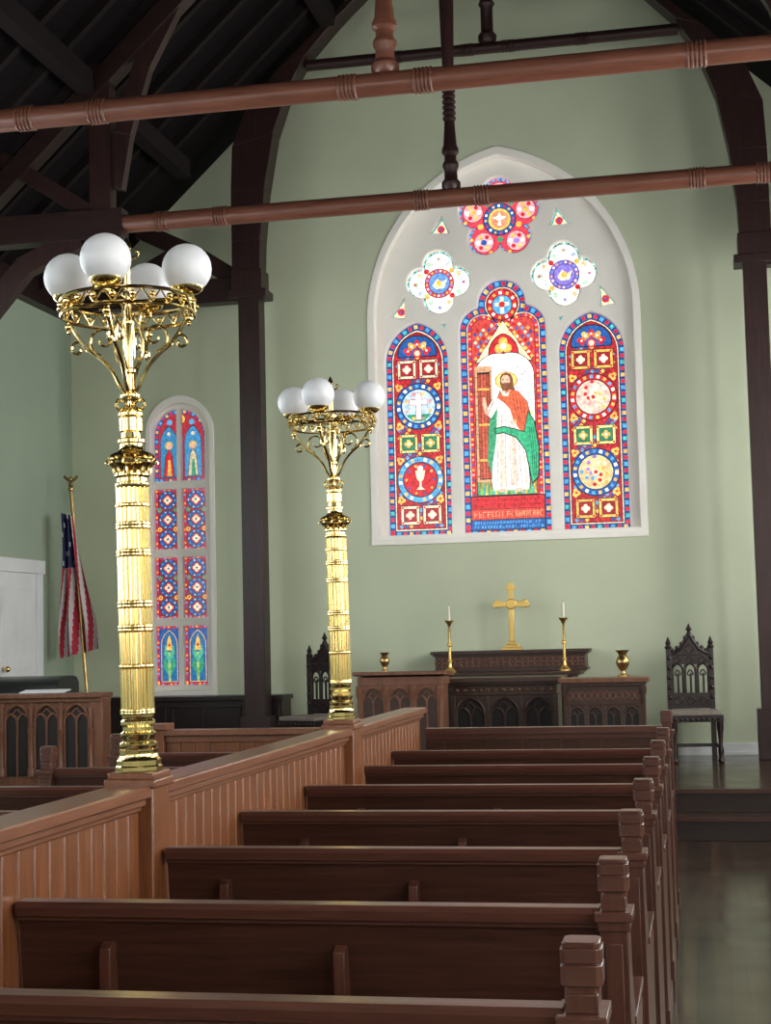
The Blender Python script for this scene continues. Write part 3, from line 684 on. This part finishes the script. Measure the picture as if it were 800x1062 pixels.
# ------------------------------------------------------------------ gasolier lamps
def lamp(loc,spin):
    root=empty('brass_gas_lamp',loc); root.rotation_euler=(0,R(-.8),0)
    e=MB(); GRr=.184
    I=Matrix.Rotation(R(22.5),4,'Z')
    e.lathe([(.068,.001),(.068,.012),(.064,.016),(.064,.03),(.058,.036),(.054,.05),(.056,.056),(.056,.062)],M_brass,I,8)
    e.lathe([(.050,.06),(.055,.068),(.055,.078),(.047,.084),(.047,.092),(.052,.098),(.052,.108),(.044,.114),(.044,.126),(.050,.132),(.050,.142),(.044,.148),(.046,.154),(.046,.16)],M_brass,None,32)
    # reeded column: round reeds around a core
    e.lathe([(.0420,.158),(.0425,.83)],M_brass,None,32)
    NR=18
    for k in range(NR):
        a=2*math.pi*k/NR
        for (z0,z1) in ((.175,.292),(.308,.398),(.422,.468),(.492,.618),(.642,.698),(.722,.763),(.777,.822)):
            e.lathe([(.001,z0-.004),(.0062,z0),(.0066,z1),(.001,z1+.004)],M_brass,Matrix.Translation((.0425*math.cos(a),.0425*math.sin(a),0)),8)
    for z in (.165,.172,.30,.405,.415,.475,.485,.625,.635,.705,.715,.77):
        e.lathe([(.042,z-.007),(.0505,z-.004),(.0515,z),(.0505,z+.004),(.042,z+.007)],M_brass,None,32)
    e.lathe([(.046,.82),(.050,.825),(.050,.835),(.045,.84),(.045,.85),(.052,.857),(.052,.865),(.047,.87),(.056,.885),(.070,.892),(.072,.900),(.066,.908),(.070,.914),(.060,.922),(.040,.93),(.034,.94),(.034,.952),(.040,.956),(.040,.964),(.030,.97),(.028,.985),(.034,.99),(.034,1.028),(.029,1.032),(.036,1.036),(.036,1.044),(.028,1.05),(.020,1.06),(.014,1.07),(.022,1.078),(.029,1.09),(.029,1.098),(.020,1.106),(.012,1.115),(.012,1.16),(.018,1.166),(.018,1.174),(.011,1.18),(.010,1.30),(.017,1.31),(.017,1.325),(.010,1.335),(.010,1.37),(.020,1.375),(.024,1.39),(.020,1.405),(.009,1.41),(.008,1.50),(.013,1.51),(.006,1.525),(.014,1.54),(.010,1.555),(.002,1.572)],M_brass,None,24)
    for k in range(12):
        a=2*math.pi*k/12; Mz=Matrix.Rotation(a,4,'Z')
        e.tube([tuple(p) for p in catm([(.047,0,.862),(.056,0,.885),(.072,0,.90),(.077,0,.892)],4)],[.007,.007,.007,.006,.006,.006,.005,.005,.005,.004,.004,.004,.003][:13],M_brass,Mz,6)
    for k in range(4):
        Mz=Matrix.Rotation(2*math.pi*k/4+.3,4,'Z')
        e.tube(catm([(.014,0,1.06),(.032,0,1.055),(.042,0,1.07),(.034,0,1.085),(.026,0,1.078)],5),.0045,M_brass,Mz,6)
        e.tube(catm([(.012,0,1.51),(.03,0,1.515),(.034,0,1.53),(.024,0,1.534)],4),.0038,M_brass,Mz,6)
    def spiral(cx,cz,r0,a0,turn,n=22): return [(cx+r0*(1-.75*i/n)*math.cos(R(a0+turn*i/n)),0,cz+r0*(1-.75*i/n)*math.sin(R(a0+turn*i/n))) for i in range(n+1)]
    gang=[0,90,180,270]
    for gi,ga in enumerate(gang):
        a=R(ga+spin)
        Mz=Matrix.Rotation(a,4,'Z')
        e.tube(catm([(.012,0,1.10),(.030,0,1.125),(.055,0,1.175),(.092,0,1.215),(.130,0,1.245),(.160,0,1.285),(.185,0,1.328)],6),.0055,M_brass,Mz,8,flat=1.3)
        e.tube(spiral(.160,1.246,.028,200,-420),.0045,M_brass,Mz,6)
        e.tube(spiral(.080,1.268,.046,-80,430),.0042,M_brass,Mz,6)
        e.tube(catm([(.012,0,1.17),(.038,0,1.21),(.044,0,1.26),(.034,0,1.31),(.05,0,1.35),(.09,0,1.362)],6),.0040,M_brass,Mz,6)
        e.tube([(.015,0,1.376),(GRr,0,1.376)],.006,M_brass,Mz,6,flat=1.8)
        e.sphere((.186,0,1.315),.012,M_brass,Mz,10); e.sphere((.186,0,1.299),.007,M_brass,Mz,8)
        G=Mz@Matrix.Translation((GRr,0,-.008))
        e.lathe([(.010,1.375),(.014,1.385),(.012,1.392),(.034,1.398),(.046,1.408),(.048,1.418),(.044,1.418),(.032,1.404),(.01,1.40)],M_brass,G,24)
    HR=.196
    def hoop(r,z,t): e.tube([(r*math.cos(2*math.pi*i/56),r*math.sin(2*math.pi*i/56),z) for i in range(56)],t,M_brass,None,6,closed=True)
    hoop(HR,1.336,.0058); hoop(HR,1.380,.0058)
    NB=22
    for k in range(NB):
        a0=2*math.pi*k/NB; a1=2*math.pi*(k+.5)/NB; a2=2*math.pi*(k+1)/NB
        e.tube([(HR*math.cos(a0),HR*math.sin(a0),1.338),(HR*math.cos(a1),HR*math.sin(a1),1.378),(HR*math.cos(a2),HR*math.sin(a2),1.338)],.0034,M_brass,None,5)
        e.sphere((HR*math.cos(a0)*1.02,HR*math.sin(a0)*1.02,1.361),.0095,M_brass,None,8)
    e.build('standard',parent=root,smooth=40)
    e=MB()
    for ga in gang:
        a=R(ga+spin); e.sphere((GRr*math.cos(a),GRr*math.sin(a),1.464),.0735,M_globe,None,32)
    e.build('globes',parent=root,smooth=80)
lamp((PX,4.28,1.150),1.5); lamp((PX,6.87,1.150),-5)

# ------------------------------------------------------------------ gothic carving helper
def garch(e,x0,x1,z0,z1,y,r,mat,sub=True,M=None):
    cx=(x0+x1)/2; hw=(x1-x0)/2; sp=z1-hw*1.25
    P=arch(cx,hw,z0,sp,z1,8); pts=[(p[0],y,p[1]) for p in P[1:]]+[(P[0][0],y,P[0][1])]
    e.tube(pts,r,mat,M,6)
    if sub:
        q=hw*.48
        for c in (cx-hw*.5,cx+hw*.5):
            P=arch(c,q,z0,sp-.02,sp+q*1.1,6); e.tube([(p[0],y,p[1]) for p in P[1:]]+[(P[0][0],y,P[0][1])],r*.6,mat,M,5)
        e.tube([(p[0],y,p[1]) for p in foil(cx,sp+hw*.55,4,hw*.16,hw*.16,N=24)],r*.5,mat,M,5,closed=True)
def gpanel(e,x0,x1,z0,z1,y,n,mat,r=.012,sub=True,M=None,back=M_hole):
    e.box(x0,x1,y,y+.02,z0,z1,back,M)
    w=(x1-x0)/n
    for i in range(n):
        a=x0+i*w
        garch(e,a+w*.08,a+w*.92,z0,z1-.015,y-.004,r,mat,sub,M)
        P=arch(a+w/2,w*.42,z0,z1-.015-w*.42*1.25,z1-.015,8); right=[p for p in P[2:] if p[0]>=a+w/2-1e-6]
        sp=right[0][1]
        Q=[(a+w,sp),(a+w,z1),(a+w/2,z1)]+right[::-1]
        e.prism(Q,'Y',y-.006,y+.012,mat,M)
        e.prism([(2*(a+w/2)-q[0],q[1]) for q in Q],'Y',y-.006,y+.012,mat,M)
    for i in range(n+1):
        a=x0+i*w; e.box(a-.018,a+.018,y-.018,y+.02,z0,z1,mat,M)
PZ+=.001
# altar
e=MB(); A0,A1=-2.50,-1.04
e.box(A0+.12,A1-.12,14.15,14.80,PZ,1.14,M_alt); e.box(A0+.08,A1-.08,14.08,14.82,PZ,PZ+.1,M_alt)
e.box(A0+.04,A1-.04,14.05,14.82,1.14,1.165,M_alt); e.box(A0+.06,A1-.06,14.07,14.82,1.12,1.14,M_alt)
gpanel(e,A0+.14,A1-.14,PZ+.12,1.10,14.13,5,M_alt,.014)
e.box(A0+.02,A1-.02,14.5,14.82,1.165,1.33,M_alt); e.box(A0-.02,A1+.02,14.46,14.84,1.33,1.36,M_alt); e.box(A0,A1,14.48,14.82,1.315,1.332,M_alt); e.box(A0,A1,14.48,14.82,1.165,1.185,M_alt)
for i in range(24):
    x=A0+.06+i*(A1-A0-.12)/23; e.tube([(p[0],14.497,p[1]) for p in foil(x,1.25,4,.022,.02,N=16,rot=45*(i%2))],.006,M_altL,None,5,closed=True)
    e.sphere((x,14.497,1.25),.010,M_altL,None,8)
    e.sphere((x+.03,14.497,1.29),.008,M_altL,None,6); e.sphere((x+.03,14.497,1.21),.008,M_altL,None,6)
e.build('altar',.004)
# communion table
e=MB(); a,b=-2.14,-1.15
e.box(a,b,12.95,13.5,1.11,1.15,M_alt); e.box(a+.02,b-.02,12.97,13.48,1.09,1.11,M_alt); e.box(a+.05,b-.05,13.02,13.44,1.0,1.09,M_alt)
e.box(a+.05,b-.05,13.0,13.46,PZ,PZ+.08,M_alt)
gpanel(e,a+.06,b-.06,PZ+.08,1.0,13.02,3,M_alt,.017); e.box(a+.05,a+.08,13.02,13.44,PZ,1.0,M_alt); e.box(b-.08,b-.05,13.02,13.44,PZ,1.0,M_alt); e.box(a+.06,b-.06,13.4,13.44,PZ,1.0,M_alt)
for i in range(13): e.sphere((a+.1+i*(b-a-.2)/12,13.015,1.045),.016,M_altL,None,8)
e.build('communion_table',.004)
# prayer desk (lighter oak)
e=MB(); a,b=-2.78,-2.02; y=12.3
e.prism([(y-.05,1.205),(y-.05,1.235),(y+.42,1.215),(y+.42,1.18)],'X',a,b,M_altL)
e.box(a+.03,b-.03,y+.0,y+.36,1.12,1.19,M_altL); e.box(a+.04,b-.04,y+.02,y+.34,PZ,1.12,M_altL); e.box(a+.01,b-.01,y-.03,y+.38,PZ,PZ+.08,M_altL)
gpanel(e,a+.05,b-.05,PZ+.1,1.12,y+.0,3,M_altL,.012,back=M_alt)
for i in range(4): e.lathe([(.028,PZ+.08),(.028,.5),(.016,.52),(.016,1.0),(.03,1.04),(.03,1.12)],M_altL,Matrix.Translation((a+.05+i*(b-a-.1)/3,y-.01,0)),12)
e.build('prayer_desk',.004)
# right credence table
e=MB(); a,b=-1.13,-.43; y=12.5
e.box(a-.01,b+.01,y-.03,y+.40,1.11,1.145,M_altL); e.box(a+.02,b-.02,y,y+.37,1.08,1.11,M_alt); e.box(a+.04,b-.04,y+.04,y+.35,PZ,1.08,M_alt); e.box(a+.01,b-.01,y,y+.37,PZ,PZ+.09,M_alt)
gpanel(e,a+.06,b-.06,PZ+.1,.93,y+.02,4,M_alt,.011); e.box(a+.04,b-.04,y+.015,y+.05,.93,1.08,M_alt)
for i in range(12): e.tube([(p[0],y+.012,p[1]) for p in foil(a+.08+i*(b-a-.16)/11,1.005,4,.016,.015,N=16)],.005,M_altL,None,5,closed=True)
for x in (a+.04,b-.04): e.lathe([(.026,PZ+.09),(.02,.5),(.02,1.0),(.03,1.03),(.03,1.08)],M_alt,Matrix.Translation((x,y+.02,0)),12)
e.build('credence_table',.004)
# cross
e=MB(); T=Matrix.Translation((-1.755,14.62,1.361))
e.box(-.095,.095,-.06,.06,0,.025,M_gold,T); e.box(-.07,.07,-.045,.045,.025,.05,M_gold,T); e.box(-.045,.045,-.032,.032,.05,.08,M_gold,T)
e.box(-.024,.024,-.012,.012,.08,.60,M_gold,T); e.box(-.125,.125,-.012,.012,.41,.46,M_gold,T)
for (x,z) in ((-.13,.435),(.13,.435),(0,.60)):
    for (dx,dz) in ((0,.018),(-.02,-.01),(.02,-.01)):
        e.lathe([(.022,-.014),(.026,-.008),(.026,.008),(.022,.014)],M_gold,T@Matrix.Translation((x+dx,0,z+dz))@Matrix.Rotation(R(90),4,'X'),16)
e.lathe([(.046,-.018),(.052,-.010),(.052,.010),(.046,.018)],M_gold,T@Matrix.Translation((0,0,.435))@Matrix.Rotation(R(90),4,'X'),20)
e.build('altar_cross',.003)
for x in (-2.30,-1.235):
    e=MB(); T=Matrix.Translation((x,14.27,1.166))
    e.lathe([(.058,0),(.058,.012),(.04,.03),(.018,.05),(.014,.09),(.022,.10),(.022,.112),(.013,.122),(.012,.24),(.024,.25),(.024,.27),(.012,.28),(.012,.42),(.02,.45),(.04,.475),(.042,.485),(.012,.487)],M_gold,T,20)
    e.lathe([(.013,.485),(.013,.62),(.009,.625)],M_candle,T,14); e.lathe([(.0015,.62),(.0015,.645)],M_dark,T,6)
    e.build('candlestick')
for (x,y,z,s,m) in ((-2.56,12.50,1.231,.72,M_brassD),(-.63,12.70,1.146,1,M_brassD)):
    e=MB(); T=Matrix.Translation((x,y,z))@Matrix.Scale(s,4)
    e.lathe([(.045,0),(.045,.012),(.02,.028),(.016,.045),(.03,.06),(.052,.10),(.056,.125),(.044,.155),(.03,.172),(.034,.19),(.058,.215),(.052,.215),(.028,.19)],m,T,24)
    e.build('flower_vase')

# chairs
def chair(loc,rot):
    e=MB(); w=.19; m=M_chair
    for s in (-1,1):
        e.box(s*w-.022,s*w+.022,.20,.245,0,1.02,m)
        e.lathe([(.028,1.0),(.034,1.02),(.018,1.035),(.026,1.055),(.016,1.075),(.004,1.11)],m,Matrix.Translation((s*w,.222,0)),10)
        e.lathe([(.024,0),(.03,.02),(.018,.05),(.026,.09),(.026,.12),(.017,.15),(.022,.25),(.03,.30),(.03,.38)],m,Matrix.Translation((s*(w+.01),-.20,0)),12)
        e.box(s*w-.014,s*w+.014,-.2,.22,.13,.16,m)
        for k in range(5): e.sphere((s*w,.2,.56+.09*k),.020,m,None,8)
    e.box(-w-.04,w+.04,-.235,.235,.36,.42,m); e.box(-w-.02,w+.02,-.22,.19,.42,.455,M_uph); e.box(-w,w,-.016,.014,.13,.16,m)
    for i in range(9): e.sphere((-w+i*w/4,-.236,.385),.014,m,None,8)
    e.box(-w,w,.205,.24,.46,.60,m); e.box(-w,w,.205,.24,.86,.94,m)
    for i in range(3):
        x0=-w+.02+i*(2*w-.04)/3; garch(e,x0+.006,x0+(2*w-.04)/3-.006,.60,.87,.222,.016,m,False)
        e.tube([(p[0],.200,p[1]) for p in foil(x0+(2*w-.04)/6,.90,4,.016,.016,N=16)],.006,m,None,5,closed=True)
        e.tube([(p[0],.200,p[1]) for p in foil(x0+(2*w-.04)/6,.53,4,.018,.018,N=16)],.006,m,None,5,closed=True)
        e.tube([(p[0],.222,p[1]) for p in foil(x0+(2*w-.04)/6,.78,3,.014,.014,N=16)],.008,m,None,5,closed=True)
        e.box(x0+.050,x0+.070,.215,.23,.60,.78,m)
    e.tube([(-w,.222,.94),(-.09,.222,.99),(-.03,.222,1.08),(0,.222,1.14)],.020,m,None,8); e.tube([(w,.222,.94),(.09,.222,.99),(.03,.222,1.08),(0,.222,1.14)],.020,m,None,8)
    e.prism([(-.14,.94),(.14,.94),(.05,1.03),(0,1.10),(-.05,1.03)],'Y',.212,.232,m)
    e.tube([(p[0],.206,p[1]) for p in foil(0,1.0,4,.02,.02,N=24)],.006,m,None,5,closed=True)
    for s in (-1,1):
        for (x,z) in ((.15,.985),(.11,1.01),(.07,1.045),(.035,1.10)): e.sphere((s*x,.222,z),.020,m,None,8)
    e.lathe([(.016,1.12),(.024,1.14),(.012,1.155),(.030,1.175),(.016,1.195),(.003,1.23)],m,Matrix.Translation((0,.222,0)),10)
    o=e.build('gothic_chair',.003,loc=loc); o.rotation_euler=(0,0,R(rot)); return o
chair((-.085,14.15,PZ),6); chair((-3.60,14.1,PZ),-25)

# choir rail with gothic arches
e=MB(); y=11.95; a,b=-6.2,-4.80
e.box(a,b,y-.06,y+.22,1.08,1.115,M_altL); e.box(a,b,y-.03,y+.18,1.045,1.08,M_altL); e.box(a,b,y,y+.15,PZ,PZ+.1,M_altL)
gpanel(e,a,b-.1,PZ+.1,1.045,y,5,M_altL,.017,sub=True)
e.box(b-.11,b,y-.02,y+.17,PZ,1.05,M_altL); e.box(b-.12,b+.01,y-.03,y+.18,PZ,PZ+.12,M_altL)
for i in range(6):
    e.lathe([(.03,PZ+.1),(.03,.5),(.018,.52),(.018,.78),(.028,.8),(.028,.83),(.018,.84),(.018,1.0)],M_altL,Matrix.Translation((a+i*(b-.1-a)/5,y-.025,0)),12)
e.build('choir_rail',.004)
e=MB(); 
prof=[(12.55,PZ),(12.55,1.10)]+[tuple(p)[:2] for p in catm([(12.56,1.12,0),(12.62,1.20,0),(12.75,1.235,0),(13.0,1.235,0),(13.08,1.18,0)],5)]+[(13.1,PZ)]
e.prism(prof,'X',-6.22,-5.48,M_dark); e.box(-6.15,-5.55,12.35,12.56,.95,1.0,M_dark); e.box(-6.2,-6.12,12.35,12.56,PZ,1.0,M_dark); e.box(-5.58,-5.5,12.35,12.56,PZ,1.0,M_dark)
for i in range(28): e.box(-6.1+i*.019,-6.083+i*.019,12.36,12.5,1.0,1.012,M_white)
e.build('organ_console',.015)
e=MB(); T=Matrix.Translation((-5.35,11.98,1.118))@Matrix.Rotation(R(8),4,'X')
e.box(-.2,-.005,0,.14,0,.008,M_white,T); e.box(.005,.2,0,.14,0,.008,M_white,T); e.box(-.205,.205,-.003,.143,-.002,.001,M_dark,T); e.build('open_hymnal')
# dark wainscot cabinet along back wall
e=MB(); a,b=-5.95,-4.0
e.box(a,b,14.55,14.86,PZ,.93,M_chair); e.box(a-.02,b+.02,14.52,14.88,.93,.975,M_chair); e.box(a-.01,b+.01,14.53,14.87,PZ,PZ+.09,M_chair)
for i in range(5):
    x=a+.05+i*.385; e.box(x,x+.33,14.535,14.56,.48,.50,M_chair); e.box(x,x+.33,14.535,14.56,.86,.88,M_chair); e.box(x,x+.02,14.535,14.56,.48,.88,M_chair); e.box(x+.31,x+.33,14.535,14.56,.48,.88,M_chair)
e.build('wainscot_cabinet',.004)

# flag
root=empty('american_flag_on_pole',(0,0,0))
e=MB(); pb=Vector((-5.84,14.25,PZ)); pt=Vector((-6.04,14.25,3.02))
e.tube([pb,pb+(pt-pb)*.5,pt],.016,M_brassD,None,10); e.lathe([(.15,0),(.15,.02),(.12,.05),(.05,.07),(.03,.12),(.022,.14)],M_brassD,Matrix.Translation(pb),24)
T=Matrix.Translation(pt); e.lathe([(.01,0),(.028,.012),(.028,.03),(.010,.04),(.022,.055),(.024,.07),(.004,.10)],M_brassD,T,12)
e.tube([pt+Vector((-.02,0,.10)),pt+Vector((-.07,0,.15))],.014,M_brassD,None,8); e.tube([pt+Vector((.02,0,.10)),pt+Vector((.07,0,.15))],.014,M_brassD,None,8); e.sphere(tuple(pt+Vector((0,0,.12))),.025,M_brassD,None,10)
e.build('pole',parent=root)
e=MB(); NS,NT=52,60
def fpos(s,t):
    zt=2.80-.03*s; z=zt-t*(1.42-.12*s)
    wid=.10+.26*min(1,t*1.25)
    px=pt.x+(pb.x-pt.x)*((3.02-z)/2.68)
    x=px-.05+ (s-.38)*wid + .02*math.sin(t*5+s*3)
    y=14.25-.055-.045*math.sin(s*17+t*2.2)-.03*math.sin(s*7)
    return (x,y,z)
grid=[[fpos(i/NS,j/NT) for j in range(NT+1)] for i in range(NS+1)]
for i in range(NS):
    for j in range(NT):
        s=i/NS; t=j/NT
        stripe=int(s*11*.999+t*4.5)
        col=(.33,.012,.03) if stripe%2==0 else (.50,.46,.45)
        if s<.66 and t<.38:
            col=(.012,.018,.07)
            if (i//2+j//2)%3==0 and i%4<2 and j%4<2: col=(.45,.45,.48)
        e.add([grid[i][j],grid[i+1][j],grid[i+1][j+1],grid[i][j+1]],[(0,1,2,3)],M_cloth,None,col)
o=e.build('flag',parent=root,col=True,smooth=80)

# ------------------------------------------------------------------ world + light
w=bpy.data.worlds.new('World'); scn.world=w; w.use_nodes=True
w.node_tree.nodes['Background'].inputs[0].default_value=(.8,.9,1,1); w.node_tree.nodes['Background'].inputs[1].default_value=1.0

# ------------------------------------------------------------------ camera
th,ph,ro=R(11.41),R(4.6),.024
fwd=Vector((-math.sin(th)*math.cos(ph),math.cos(th)*math.cos(ph),math.sin(ph)))
r0=Vector((math.cos(th),math.sin(th),0)); u0=r0.cross(fwd)
r=r0*math.cos(ro)-u0*math.sin(ro); u=u0*math.cos(ro)+r0*math.sin(ro)
cam=bpy.data.cameras.new('camera'); co=bpy.data.objects.new('camera',cam); scn.collection.objects.link(co)
Mx=Matrix((r,u,-fwd)).transposed().to_4x4(); Mx.translation=Vector((0,0,1.52)); co.matrix_world=Mx
cam.sensor_fit='VERTICAL'; cam.sensor_height=24; cam.lens=24*1600/1062; cam.clip_end=100; cam.clip_start=.05
scn.camera=co
